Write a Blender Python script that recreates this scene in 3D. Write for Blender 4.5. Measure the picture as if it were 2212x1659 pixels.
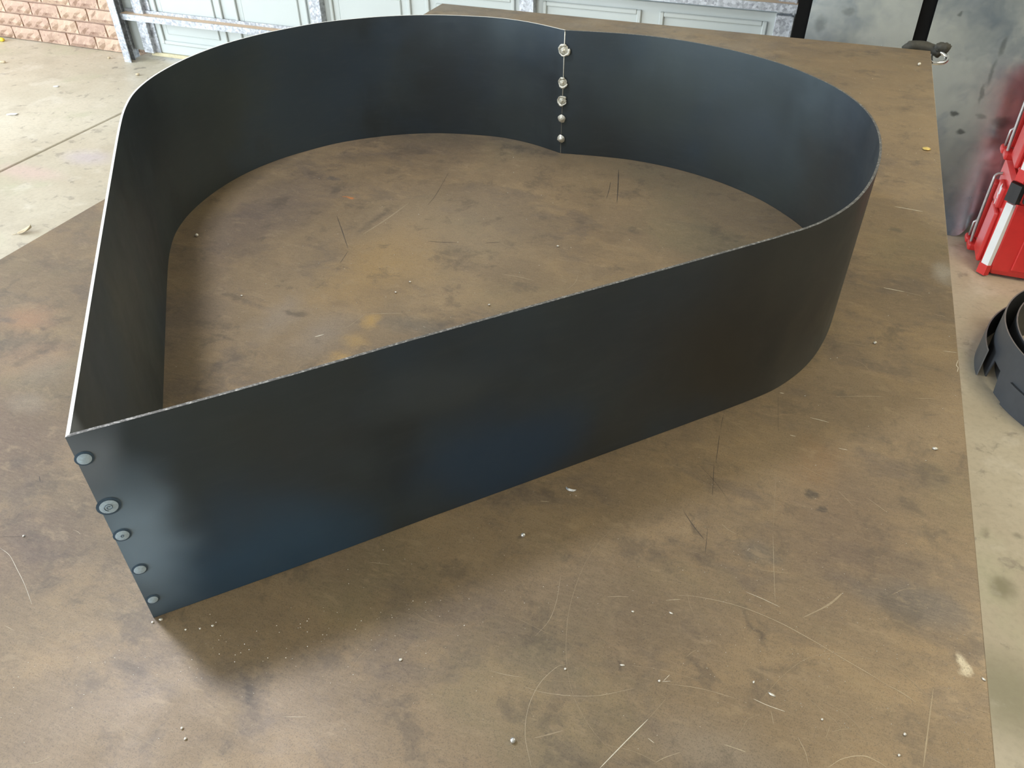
import bpy, bmesh, math, random
from mathutils import Vector, Matrix
random.seed(7)
sc = bpy.context.scene
C = sc.collection
for o in list(bpy.data.objects): bpy.data.objects.remove(o)

# ------------------------------------------------------------------ camera
CAM_Z = 1.59
F_PX = 1711.07
TILT, ROLL, YAW = 0.887624, -0.0046745, 0.3674354
CR = Matrix.Rotation(YAW, 3, 'Z') @ Matrix.Rotation(TILT, 3, 'X') @ Matrix.Rotation(ROLL, 3, 'Z')
cam_d = bpy.data.cameras.new('camera')
cam_d.sensor_width = 36.0
cam_d.sensor_fit = 'HORIZONTAL'
cam_d.lens = F_PX * 36.0 / 2212.0
cam_d.clip_start = 0.02
cam = bpy.data.objects.new('camera', cam_d)
C.objects.link(cam)
cam.matrix_world = Matrix.Translation((0, 0, CAM_Z)) @ CR.to_4x4()
sc.camera = cam

# ------------------------------------------------------------------ world, lights, exposure
sc.view_settings.view_transform = 'Standard'
sc.view_settings.look = 'None'
sc.view_settings.gamma = 1.0
sc.view_settings.use_curve_mapping = False
sc.view_settings.exposure = 0.0
w = bpy.data.worlds.new('sky'); sc.world = w; w.use_nodes = True
bg = w.node_tree.nodes['Background']
bg.inputs[0].default_value = (0.72, 0.86, 1.0, 1)
bg.inputs[1].default_value = 2.0

def area(name, loc, target, sx, sy, power, col):
    d = bpy.data.lights.new(name, 'AREA'); d.shape = 'RECTANGLE'; d.size = sx; d.size_y = sy
    d.energy = power; d.color = col
    o = bpy.data.objects.new(name, d); C.objects.link(o)
    o.location = loc
    o.rotation_euler = (Vector(target) - Vector(loc)).to_track_quat('-Z', 'Y').to_euler()
    return o
area('daylight_side_opening', (-6.35, 0.9, 1.25), (-2.0, 1.2, 0.75), 4.4, 2.2, 320, (0.78, 0.89, 1.0))
area('daylight_front_opening', (-3.2, -3.95, 1.25), (-1.6, 0.0, 1.1), 2.6, 2.3, 260, (0.86, 0.93, 1.0))
area('ceiling_lamp_cool', (-1.25, 0.60, 2.72), (-1.25, 0.60, 0), 0.34, 0.18, 29, (0.78, 0.84, 1.0))
area('ceiling_lamp_warm', (1.55, 1.9, 2.72), (1.5, 1.9, 0), 0.5, 1.2, 40, (1.0, 0.88, 0.62))

# ------------------------------------------------------------------ geometry of the view (used only to read real positions on real planes)
def ray(px, py):
    return CR @ Vector((px - 1106.0, -(py - 829.5), -F_PX))
def on_z(px, py, z):
    r = ray(px, py); t = (z - CAM_Z) / r.z
    return Vector((r.x * t, r.y * t, z))
def on_plane(px, py, p0, n):
    r = ray(px, py); o = Vector((0, 0, CAM_Z)); t = (Vector(p0) - o).dot(n) / r.dot(n)
    return o + r * t

# ------------------------------------------------------------------ node helpers
class NT:
    def __init__(s, name):
        s.m = bpy.data.materials.new(name); s.m.use_nodes = True
        s.t = s.m.node_tree; s.b = s.t.nodes['Principled BSDF']
        s.tc = s.t.nodes.new('ShaderNodeTexCoord').outputs['Object']
    def n(s, ty, **kw):
        x = s.t.nodes.new(ty)
        for k, v in kw.items(): setattr(x, k, v)
        return x
    def put(s, sock, v):
        if isinstance(v, (int, float)): sock.default_value = v
        elif isinstance(v, tuple):
            sock.default_value = v + (1,) if (len(v) == 3 and len(sock.default_value) == 4) else v
        else: s.t.links.new(v, sock)
    def noise(s, scale, detail=4, rough=.55, vec=None, dist=0.0, col=False):
        x = s.n('ShaderNodeTexNoise'); x.inputs['Scale'].default_value = scale
        x.inputs['Detail'].default_value = detail; x.inputs['Roughness'].default_value = rough
        x.inputs['Distortion'].default_value = dist
        s.t.links.new(vec if vec is not None else s.tc, x.inputs['Vector'])
        return x.outputs['Color' if col else 'Fac']
    def voro(s, scale, feature='F1', vec=None, out='Distance'):
        x = s.n('ShaderNodeTexVoronoi', feature=feature); x.inputs['Scale'].default_value = scale
        s.t.links.new(vec if vec is not None else s.tc, x.inputs['Vector']); return x.outputs[out]
    def mapping(s, scale=(1, 1, 1), rot=(0, 0, 0), loc=(0, 0, 0), vec=None):
        x = s.n('ShaderNodeMapping'); x.inputs['Scale'].default_value = scale
        x.inputs['Rotation'].default_value = rot; x.inputs['Location'].default_value = loc
        s.t.links.new(vec if vec is not None else s.tc, x.inputs['Vector']); return x.outputs[0]
    def math(s, op, a, b=0.0, clamp=False):
        x = s.n('ShaderNodeMath', operation=op, use_clamp=clamp); s.put(x.inputs[0], a); s.put(x.inputs[1], b)
        return x.outputs[0]
    def ramp(s, v, a, b, lo=0.0, hi=1.0):
        x = s.n('ShaderNodeMapRange', interpolation_type='SMOOTHSTEP')
        s.put(x.inputs[0], v); x.inputs[1].default_value = a; x.inputs[2].default_value = b
        x.inputs[3].default_value = lo; x.inputs[4].default_value = hi; return x.outputs[0]
    def mix(s, f, a, b, mode='MIX'):
        x = s.n('ShaderNodeMix', data_type='RGBA', blend_type=mode); s.put(x.inputs[0], f)
        s.put(x.inputs[6], a); s.put(x.inputs[7], b); return x.outputs[2]
    def warp(s, amt, scale, vec=None):
        nz = s.noise(scale, 3, .6, vec, col=True)
        sub = s.n('ShaderNodeVectorMath', operation='SUBTRACT'); s.t.links.new(nz, sub.inputs[0]); sub.inputs[1].default_value = (.5, .5, .5)
        sca = s.n('ShaderNodeVectorMath', operation='SCALE'); s.t.links.new(sub.outputs[0], sca.inputs[0]); sca.inputs['Scale'].default_value = amt
        add = s.n('ShaderNodeVectorMath', operation='ADD'); s.t.links.new(sca.outputs[0], add.inputs[0])
        s.t.links.new(vec if vec is not None else s.tc, add.inputs[1]); return add.outputs[0]
    def blob(s, c, r, vec, inner=.35, rot=0.0):
        # soft elliptical colour mask with centre c, radii r
        m1 = s.mapping((1, 1, 1), (0, 0, 0), (-c[0], -c[1], -c[2]), vec)
        m2 = s.mapping((1 / r[0], 1 / r[1], 1 / r[2]), (0, 0, 0), (0, 0, 0), s.mapping((1, 1, 1), (0, 0, -rot), (0, 0, 0), m1)) if rot else s.mapping((1 / r[0], 1 / r[1], 1 / r[2]), (0, 0, 0), (0, 0, 0), m1)
        l = s.n('ShaderNodeVectorMath', operation='LENGTH'); s.t.links.new(m2, l.inputs[0])
        return s.ramp(l.outputs['Value'], 1.0, inner)
    def bump(s, h, strength=.2, dist=.002):
        x = s.n('ShaderNodeBump'); x.inputs['Strength'].default_value = strength; x.inputs['Distance'].default_value = dist
        s.t.links.new(h, x.inputs['Height']); s.t.links.new(x.outputs[0], s.b.inputs['Normal'])
    def out(s, col=None, rough=None, metal=None, spec=None):
        for k, v in (('Base Color', col), ('Roughness', rough), ('Metallic', metal), ('Specular IOR Level', spec)):
            if v is not None: s.put(s.b.inputs[k], v)
        return s.m

def plain(name, col, rough=.5, metal=0.0, nscale=60, var=.25, spec=.5):
    s = NT(name); f = s.noise(nscale, 4)
    c = s.mix(f, tuple(x * (1 - var) for x in col), tuple(min(1, x * (1 + var)) for x in col))
    return s.out(c, rough, metal, spec)

# ------------------------------------------------------------------ mesh helpers
def new_obj(name, verts, faces, mats, parent=None, smooth=False, fmat=None):
    me = bpy.data.meshes.new(name); me.from_pydata([tuple(v) for v in verts], [], faces); me.update()
    for m in (mats if isinstance(mats, (list, tuple)) else [mats]): me.materials.append(m)
    if fmat:
        for p, i in zip(me.polygons, fmat): p.material_index = i
    if smooth:
        for p in me.polygons: p.use_smooth = True
    return link(name, me, parent)
def link(name, me, parent=None):
    o = bpy.data.objects.new(name, me); C.objects.link(o)
    if parent is not None:
        o.parent = parent; o.matrix_parent_inverse = parent.matrix_basis.inverted()
    return o
def bm_obj(name, bm, mat, parent=None, smooth=False):
    me = bpy.data.meshes.new(name); bmesh.ops.recalc_face_normals(bm, faces=bm.faces); bm.to_mesh(me); bm.free()
    for m in (mat if isinstance(mat, (list, tuple)) else [mat]): me.materials.append(m)
    if smooth:
        for p in me.polygons: p.use_smooth = True
    return link(name, me, parent)
def empty(name, loc, label, cat, group=None):
    o = bpy.data.objects.new(name, None); C.objects.link(o); o.location = loc; o.empty_display_size = .05
    o.matrix_basis = Matrix.Translation(loc)
    return tag(o, label, cat, group)
def tag(o, label, cat, group=None):
    o['label'] = label; o['category'] = cat
    if group: o['group'] = group
    return o
def structure(o): o['kind'] = 'structure'; return o
def bm_box(bm, lo, hi, bevel=0.0, seg=2, mat=0):
    r = bmesh.ops.create_cube(bm, size=1.0)
    c = [(a + b) / 2 for a, b in zip(lo, hi)]; d = [b - a for a, b in zip(lo, hi)]
    for v in r['verts']: v.co = Vector((c[0] + v.co.x * d[0], c[1] + v.co.y * d[1], c[2] + v.co.z * d[2]))
    fs = set(f for v in r['verts'] for f in v.link_faces)
    for f in fs: f.material_index = mat
    if bevel: bmesh.ops.bevel(bm, geom=list(set(e for v in r['verts'] for e in v.link_edges)), offset=bevel, segments=seg, affect='EDGES', profile=.5)
def box(name, lo, hi, mat, parent=None, bevel=0.0, seg=2):
    bm = bmesh.new(); bm_box(bm, lo, hi, bevel, seg); return bm_obj(name, bm, mat, parent)
def tube_geo(pts, r, n=10, cap=True, rfun=None):
    pts = [Vector(p) for p in pts]; V = []; F = []
    up = None
    for i, p in enumerate(pts):
        t = (pts[min(i + 1, len(pts) - 1)] - pts[max(i - 1, 0)]).normalized()
        if up is None: up = t.orthogonal().normalized()
        up = (up - t * up.dot(t)).normalized(); s = t.cross(up)
        rr = r if rfun is None else rfun(i / (len(pts) - 1)) * r
        for k in range(n):
            a = 2 * math.pi * k / n; V.append(p + (up * math.cos(a) + s * math.sin(a)) * rr)
    for i in range(len(pts) - 1):
        for k in range(n):
            a = i * n + k; b = i * n + (k + 1) % n; F.append((a, b, b + n, a + n))
    if cap: F.append(tuple(range(n - 1, -1, -1))); F.append(tuple(len(V) - n + k for k in range(n)))
    return V, F
def tube(name, pts, r, mat, parent=None, n=10, rfun=None):
    V, F = tube_geo(pts, r, n, True, rfun); return new_obj(name, V, F, mat, parent, True)
def catmull(P, k=8):
    P = [Vector(p) for p in P]; out = []
    for i in range(len(P) - 1):
        a = P[i - 1] if i else P[0] * 2 - P[1]; b = P[i]; c = P[i + 1]; d = P[i + 2] if i + 2 < len(P) else P[-1] * 2 - P[-2]
        for j in range(k):
            t = j / k
            out.append(.5 * ((2 * b) + (c - a) * t + (2 * a - 5 * b + 4 * c - d) * t * t + (3 * b - a - 3 * c + d) * t ** 3))
    out.append(P[-1]); return out

# ------------------------------------------------------------------ materials
TZ = CAM_Z - 0.6915          # table surface height
def mat_table():
    s = NT('rusty_plate_steel')
    base = s.mix(s.ramp(s.noise(2.2, 6, .62, s.warp(.25, 3)), .35, .66), (.185, .132, .080), (.265, .188, .106))
    base = s.mix(s.ramp(s.noise(5.5, 8, .66, s.warp(.18, 6, s.mapping((1, 1.7, 1), (0, 0, .1)))), .47, .66, 0, .65), base, (.320, .222, .118))
    base = s.mix(s.ramp(s.noise(6.5, 8, .66, s.warp(.2, 7, s.mapping((1, 1.5, 1), (0, 0, -.1), (3, 1, 0)))), .50, .66, 0, .60), base, (.138, .104, .078))
    base = s.mix(s.ramp(s.noise(3.5, 6, .6, s.warp(.2, 5, s.mapping(loc=(7, 4, 0)))), .52, .70, 0, .55), base, (.205, .168, .092))
    wv = s.warp(.10, 9.0)
    # rust, ochre and purple-brown patches; the purple also paints in the cool lamp's tint
    for (c, r, col, a) in [
        ((-.62, 1.02), (.13, .24), (.36, .225, .080), .60), ((-.20, 1.05), (.30, .22), (.27, .185, .090), .45),
        ((-.92, 1.08), (.13, .30), (.155, .118, .100), .60), ((-.85, .75), (.10, .16), (.135, .105, .088), .60),
        ((-.70, .82), (.05, .10), (.30, .26, .22), .35),
        ((-.95, .45), (.28, .12), (.155, .098, .070), .70), ((-.72, .33), (.12, .10), (.145, .095, .070), .55),
        ((-.20, .47), (.35, .10), (.150, .112, .075), .35), ((.14, .68), (.10, .16), (.155, .105, .074), .55),
        ((.20, .60), (.12, .035), (.120, .105, .095), .65), ((.10, .78), (.05, .07), (.26, .155, .070), .50),
        ((-.97, .60), (.07, .05), (.32, .20, .12), .55),
        ((.05, 2.40), (.22, .16), (.27, .185, .10), .45), ((-.40, 2.30), (.4, .10), (.16, .115, .082), .5)]:
        base = s.mix(s.math('MULTIPLY', s.blob((c[0], c[1], TZ), (r[0], r[1], 1), wv, .1), a), base, col)
    # crisp small marks
    w2 = s.warp(.03, 40.0)
    marks = [((755, 426), .016, .006, (.62, .20, .045), .8, .2), ((2082, 1438), .009, .014, (.62, .55, .40), .85, .3),
             ((2040, 590), .030, .055, (.36, .33, .29), .75, .1), ((1755, 1065), .014, .010, (.060, .052, .042), .75, .3),
             ((1775, 1102), .008, .006, (.065, .055, .045), .7, .3), ((720, 385), .02, .015, (.08, .075, .075), .6, .2),
             ((1935, 497), .018, .016, (.10, .085, .062), .7, .2), ((700, 720), .06, .10, (.27, .23, .19), .45, .0),
             ((1560, 1640), .10, .05, (.30, .25, .19), .5, .0), 
             ((100, 800), .06, .06, (.24, .19, .14), .5, .0), ((35, 1000), .02, .016, (.11, .082, .062), .6, .2),
             ((60, 870), .05, .03, (.28, .23, .17), .5, .0),
             ((800, 695), .022, .030, (.50, .31, .09), .55, .1), ((770, 735), .030, .030, (.46, .29, .09), .5, .0), ((735, 772), .028, .022, (.48, .30, .09), .55, .1), ((905, 705), .09, .035, (.12, .108, .09), .6, .1), ((1000, 480), .26, .24, (.31, .24, .16), .45, .0),
             ((60, 690), .075, .055, (.38, .205, .11), .6, .0), ((95, 708), .012, .010, (.12, .08, .058), .7, .2), ((15, 690), .022, .012, (.13, .10, .08), .7, .2), ((90, 762), .016, .010, (.13, .095, .07), .65, .2),
             ((300, 560), .05, .05, (.14, .11, .09), .5, .1), ((1640, 1190), .035, .028, (.13, .115, .095), .55, .1), ((1380, 760), .1, .06, (.34, .235, .11), .45, .0)]
    for (p, rx, ry, col, a, inn) in marks:
        q = on_z(p[0], p[1], TZ)
        base = s.mix(s.math('MULTIPLY', s.blob((q.x, q.y, TZ), (rx, ry, 1), w2, inn), a), base, col)
    for (p1, p2, wd, a) in [((524, 1456), (551, 1536), .011, .75), ((247, 1428), (320, 1467), .010, .5), ((320, 1467), (389, 1513), .012, .35),
                            ((1600, 1312), (1657, 1416), .006, .6), ((1343, 1403), (1334, 1455), .005, .5), ((607, 674), (675, 680), .012, .6),
                            ((770, 506), (865, 436), .014, .5), ((467, 628), (544, 660), .012, .5), ((450, 718), (512, 734), .008, .5), ((1478, 1105), (1520, 1165), .004, .6)]:
        u = on_z(p1[0], p1[1], TZ); v = on_z(p2[0], p2[1], TZ); c = (u + v) / 2; L = (v - u).length * .62
        base = s.mix(s.math('MULTIPLY', s.blob((c.x, c.y, TZ), (L, wd, 1), w2, .1, math.atan2(v.y - u.y, v.x - u.x)), a), base, (.072, .056, .042))
    # fine grain, speckles, brushed streaks
    g = s.noise(260, 5, .7, s.mapping((.35, 1.6, 1), (0, 0, .12)))
    base = s.mix(s.ramp(g, .35, .75, 0, .35), base, s.mix(.5, base, (.42, .33, .22)))
    base = s.mix(s.ramp(s.noise(900, 3, .6), .32, .5, .45, 0), base, (.06, .05, .04))
    base = s.mix(s.ramp(s.noise(420, 5, .75, s.mapping((.3, 1.5, 1), (0, 0, -.05))), .54, .74, 0, .30), base, (.40, .31, .20))
    base = s.mix(s.ramp(s.noise(300, 5, .75, s.mapping((1.5, .3, 1), (0, 0, .1), (2, 2, 0))), .56, .74, 0, .30), base, (.10, .08, .06))
    base = s.mix(s.ramp(s.voro(120, vec=s.warp(.02, 40)), .06, .02, 0, .5), base, (.42, .34, .24))
    base = s.mix(s.ramp(s.noise(16, 8, .72, s.warp(.05, 12)), .53, .66, 0, .42), base, (.085, .068, .052))
    base = s.mix(s.ramp(s.noise(45, 8, .75, s.warp(.03, 30)), .54, .68, 0, .35), base, (.30, .225, .135))
    base = s.mix(s.ramp(s.noise(22, 8, .75, s.warp(.06, 14, s.mapping((1, 2, 1), (0, 0, .3), (5, 5, 0)))), .55, .68, 0, .42), base, (.35, .26, .155))
    rough = s.ramp(s.noise(6, 5, .6), .3, .7, .38, .54)
    s.bump(s.noise(240, 4, .7), .12, .0006)
    return s.out(base, rough, .2, .5)
M_table = mat_table()
M_frame = plain('dark_painted_tube', (.035, .034, .033), .5)

def mat_band():
    s = NT('blue_black_mill_scale')
    wv = s.warp(.12, 4.5)
    base = s.mix(s.ramp(s.noise(3.0, 4, .55, wv), .35, .65), (.022, .026, .031), (.032, .040, .042))
    base = s.mix(s.ramp(s.noise(2.2, 4, .55, s.mapping(loc=(4, 2, 1))), .50, .70, 0, .6), base, (.030, .023, .017))
    base = s.mix(s.ramp(s.noise(2.6, 4, .55, s.mapping(loc=(9, 2, 5))), .5, .68, 0, .7), base, (.022, .038, .062))
    base = s.mix(s.ramp(s.noise(9, 5, .6, s.mapping((1, 1, .5), loc=(1, 7, 2))), .55, .70, 0, .5), base, (.012, .013, .015))
    fine = s.noise(24, 5, .6, s.mapping((1, 1, 5)))
    base = s.mix(s.ramp(fine, .45, .8, 0, .2), base, (.06, .065, .07))
    # bluish oxide heat tint by the plug welds, with bright reflection painted into it
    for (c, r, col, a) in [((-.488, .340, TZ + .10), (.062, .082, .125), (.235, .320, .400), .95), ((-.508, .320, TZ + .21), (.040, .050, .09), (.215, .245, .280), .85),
                           ((-.42, .41, TZ + .03), (.15, .15, .11), (.026, .068, .120), .8),
                           ((-.25, .60, TZ + .07), (.16, .16, .11), (.012, .036, .075), .8), ((-.30, .55, TZ + .19), (.10, .10, .05), (.050, .058, .062), .5),
                           ((.02, .88, TZ + .14), (.24, .24, .24), (.016, .010, .006), .9),  # near-black brown tone over the right part of the front face
                           
                           ((-.30, 1.585, TZ + .15), (.16, .08, .14), (.040, .050, .045), .5), ((-.10, 1.52, TZ + .10), (.14, .12, .08), (.036, .046, .056), .6),
                           ((-.755, 1.598, TZ + .225), (.016, .05, .016), (.020, .024, .030), .8), ((-.80, 1.60, TZ + .165), (.020, .05, .012), (.026, .032, .040), .7), ((-.86, 1.58, TZ + .20), (.014, .05, .016), (.030, .038, .050), .6)]:
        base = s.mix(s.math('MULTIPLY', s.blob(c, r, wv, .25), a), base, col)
    rough = s.ramp(s.noise(7, 5, .6), .3, .7, .40, .54)
    s.b.inputs['IOR'].default_value = 1.85
    s.b.inputs['Specular Tint'].default_value = (.72, .90, 1.0, 1)
    s.bump(s.noise(5, 2, .5, s.mapping((1, 1, 1.4))), .10, .02)
    return s.out(base, rough, .15, .5)
M_band = mat_band()
def mat_edge():
    s = NT('bright_cut_steel_edge'); v = s.voro(700, out='Color')
    f = s.noise(300, 5, .8)
    return s.out(s.mix(s.ramp(f, .45, .72), (.13, .125, .115), (.55, .53, .48)), s.ramp(f, .3, .7, .3, .5), .6, .5)
M_edge = mat_edge()
M_edge_left = plain('pale_steel_edge', (.80, .79, .72), .4, .25, 250, .2)  # top edge of the left strip, paler than the right one's
M_weld = plain('silver_weld_metal', (.66, .64, .54), .35, .3, 300, .4)
M_spot = plain('blue_white_weld_spot', (.52, .66, .78), .38, .35, 500, .35)
M_halo = plain('dark_blue_heat_ring', (.075, .125, .180), .4, .3, 200, .3)
M_scratch = plain('bare_metal_scratch', (.46, .38, .26), .4, .3, 300, .3)
M_bright = plain('fresh_bare_metal_scratch', (.74, .69, .56), .35, .3, 300, .2)
M_faint = plain('worn_scratch', (.33, .26, .165), .5, .2, 300, .3)
M_dark = plain('dark_score_mark', (.075, .060, .045), .55, .1, 200, .3)
M_smear = plain('dark_rub_mark', (.115, .088, .062), .55, .2, 120, .3)

def mat_concrete():
    s = NT('stained_shadowed_concrete')
    wv = s.warp(.4, 1.5)
    base = s.mix(s.ramp(s.noise(1.1, 5, .6, wv), .35, .7), (.47, .405, .30), (.60, .535, .42))
    base = s.mix(s.ramp(s.noise(4, 6, .65, wv), .5, .75, 0, .5), base, (.36, .30, .22))
    base = s.mix(s.ramp(s.noise(2.5, 5, .6, s.mapping(loc=(3, 3, 0))), .55, .7, 0, .6), base, (.46, .44, .30))
    for (p, rx, ry, col, a) in [((2165, 1270), .045, .055, (.22, .20, .125), .8), ((2130, 1150), .02, .03, (.28, .25, .17), .6),
                                ((2180, 1500), .16, .16, (.20, .20, .12), .55), ((2080, 535), .05, .05, (.26, .16, .11), .7),  # last one: brown shadow by the wide sheet's foot, painted into the floor colour
                                ((2130, 700), .08, .08, (.34, .27, .19), .5), ((2200, 1160), .02, .02, (.2, .18, .13), .6),
                                ((60, 372), .30, .10, (.58, .40, .36), .55), ((190, 340), .2, .12, (.5, .43, .5), .5)]:
        q = on_z(p[0], p[1], 0)
        base = s.mix(s.math('MULTIPLY', s.blob((q.x, q.y, 0), (rx, ry, 1), s.warp(.04, 20), .15), a), base, col)
    base = s.mix(s.ramp(s.noise(13, 5, .6, s.warp(.1, 9)), .58, .68, 0, .6), base, (.24, .205, .165))
    base = s.mix(s.ramp(s.noise(5, 6, .6, s.mapping(loc=(8, 3, 1))), .56, .66, 0, .4), base, (.66, .60, .50))
    sp = s.voro(3.2, vec=s.warp(.25, 7))
    base = s.mix(s.ramp(sp, .10, .05, 0, .6), base, (.16, .14, .115))
    base = s.mix(s.ramp(s.noise(60, 4, .6), .4, .75, 0, .25), base, (.28, .24, .18))
    s.bump(s.noise(90, 5, .6), .15, .002)
    return s.out(base, s.ramp(s.noise(2, 4), .3, .7, .42, .62), 0.0, .5)
M_conc = mat_concrete()
M_joint = plain('dark_joint_filler', (.12, .10, .085), .8)
def mat_brick():
    s = NT('pink_tan_rough_brick')
    oi = s.n('ShaderNodeObjectInfo').outputs['Random']
    base = s.mix(oi, (.40, .265, .200), (.50, .355, .255))
    base = s.mix(s.ramp(s.noise(14, 5, .7), .45, .7, 0, .7), base, (.64, .47, .34))
    base = s.mix(s.ramp(s.noise(30, 4, .7, s.mapping(loc=(2, 2, 2))), .56, .7, 0, .7), base, (.20, .105, .080))
    s.bump(s.noise(70, 5, .7), .5, .006)
    return s.out(base, .85, 0.0, .3)
M_brick = mat_brick()
M_mortar = plain('tan_mortar', (.42, .29, .215), .9, 0, 120)
def mat_far_brick():
    s = NT('brick_courses_higher_up')
    b = s.n('ShaderNodeTexBrick'); s.t.links.new(s.mapping(rot=(math.pi / 2, 0, 0)), b.inputs['Vector'])
    b.inputs['Scale'].default_value = 1.0; b.inputs['Brick Width'].default_value = .24; b.inputs['Row Height'].default_value = .086
    b.inputs['Mortar Size'].default_value = .006
    s.put(b.inputs['Color1'], (.36, .19, .13)); s.put(b.inputs['Color2'], (.50, .29, .185)); s.put(b.inputs['Mortar'], (.36, .235, .165))
    return s.out(b.outputs['Color'], .85, 0, .3)
M_farbrick = mat_far_brick()
M_paint = plain('off_white_paint', (.62, .60, .55), .8, 0, 8, .06)
M_ceil = plain('ceiling_paint', (.66, .65, .61), .85, 0, 5, .05)
M_door = plain('pale_green_grey_door_paint', (.475, .505, .48), .5, 0, 4, .06)
def mat_galv():
    s = NT('galvanised_steel')
    v = s.voro(90, out='Color'); sep = s.n('ShaderNodeSeparateColor'); s.t.links.new(v, sep.inputs[0])
    c = s.mix(sep.outputs[0], (.30, .31, .33), (.58, .60, .63))
    c = s.mix(s.ramp(s.noise(18, 5, .7), .5, .7, 0, .6), c, (.16, .165, .17))
    return s.out(c, .45, .55, .5)
M_galv = mat_galv()
M_dust = plain('tan_dust_on_flange', (.60, .44, .31), .85, 0, 60, .2)
M_seal = plain('yellowed_rubber_seal', (.50, .44, .28), .7)
M_black = plain('matt_black_paint', (.006, .006, .006), .9, 0, 60, .25, .1)
def mat_sheet():
    s = NT('bare_cold_rolled_sheet')
    wv = s.warp(.20, 5)
    base = s.mix(s.ramp(s.noise(2.5, 5, .6, wv), .35, .65), (.26, .31, .36), (.60, .63, .61))
    base = s.mix(s.ramp(s.noise(6, 6, .7, wv), .5, .72, 0, .6), base, (.34, .38, .44))
    w2 = s.warp(.03, 30)
    for (c, r, a) in [((.518, .45), (.022, .012), .8), ((.559, .388), (.022, .012), .75), ((.693, .44), (.05, .030), .6),
                      ((.436, .785), (.010, .010), .6), ((-.05, .71), (.03, .04), .45), ((.04, .76), (.03, .02), .35),
                      ((.612, .69), (.014, .05), .5), ((.602, .60), (.012, .06), .45), ((.59, .53), (.010, .05), .5), ((.615, .45), (.03, .012), .4)]:
        base = s.mix(s.math('MULTIPLY', s.blob((c[0], 3.48, c[1]), (r[0], 2.0, r[1]), w2, .3), a), base, (.10, .11, .11))
    rough = s.ramp(s.noise(4, 5, .6, wv), .3, .7, .19, .28)
    s.bump(s.noise(2.2, 2, .5), .12, .03)
    return s.out(base, rough, .95, .5)
M_sheet = mat_sheet()
M_red = plain('red_tool_box_plastic', (.56, .030, .026), .38, 0, 40, .12)
M_redd = plain('dark_red_recess_plastic', (.30, .016, .014), .45, 0, 40, .1)
M_blk = plain('black_plastic', (.018, .017, .017), .42)
M_white = plain('pale_grey_corner_guard', (.74, .74, .72), .35, 0, 30, .06)
M_rod = plain('grey_metal_rod', (.42, .39, .37), .35, .6)
M_logo = plain('white_print', (.85, .80, .80), .5)
M_ring = plain('dark_grey_painted_steel', (.050, .054, .060), .48, .1, 40, .15)
M_ringedge = plain('grey_worn_edge', (.22, .225, .23), .45, .3)
M_chrome = plain('polished_chrome', (.80, .80, .78), .12, 1.0, 30, .05)
M_grime = plain('greasy_dark_iron', (.060, .058, .048), .7, .2, 120, .5)
M_leaf = plain('dry_tan_leaf', (.55, .45, .30), .8, 0, 90, .25)
M_paper = plain('white_scrap', (.80, .78, .74), .8)
M_yellow = plain('yellow_plastic', (.85, .62, .05), .4)
M_brass = plain('brass_yellow', (.70, .52, .16), .4, .3)
M_crumb = plain('pale_metal_crumb', (.72, .68, .58), .4, .35, 400, .3)
M_spatter = plain('silver_spatter_ball', (.70, .70, .68), .25, .7, 400, .2)

# ================================================================== THE SETTING
XL, XR, YB, YF, ZC = -6.5, 2.6, 4.14, -4.2, 2.85
floor = structure(new_obj('floor', [(XL, YF, -.012), (XR, YF, -.012), (XR, YB + .2, -.012), (XL, YB + .2, -.012)], [(0, 1, 2, 3)], M_joint))
xj = -3.56
for lo, hi in (((XL, YF, -.06), (xj - .006, YB + 2.5, 0)), ((xj + .006, YF, -.06), (XR, YB + 2.5, 0))):
    box('concrete_slab', lo, hi, M_conc, floor, .006, 2)
structure(box('ceiling', (XL, YF, ZC), (XR, YB + .2, ZC + .1), M_ceil))
M_added_dado = plain('dark_added_dado', (.06, .045, .04), .85)  # unseen dark lower walls, added to darken what the leaning sheets reflect
wr = structure(box('wall_right', (XR, YF, 1.75), (XR + .1, YB + .2, ZC), M_paint))
box('added_dado', (XR - .02, YF, 0), (XR + .1, YB + .06, 1.75), M_added_dado, wr)
wl = structure(box('wall_left', (XL - .1, 3.4, 0), (XL, YB + .2, ZC), M_paint))
box('wall_pier', (XL - .1, YF, 0), (XL, -1.5, ZC), M_paint, wl)
box('lintel', (XL - .1, -1.5, 2.4), (XL, 3.4, ZC), M_paint, wl)
wf = structure(box('wall_front', (0, YF - .1, 1.75), (XR, YF, ZC), M_paint))
box('added_dado', (0, YF - .1, 0), (XR, YF + .02, 1.75), M_added_dado, wf)
box('wall_pier', (XL, YF - .1, 0), (-4.6, YF, ZC), M_paint, wf)
box('wall_pier', (-1.9, YF - .1, 0), (-.001, YF, ZC), M_paint, wf)
box('lintel', (-4.6, YF - .1, 2.45), (-1.9, YF, ZC), M_paint, wf)
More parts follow.
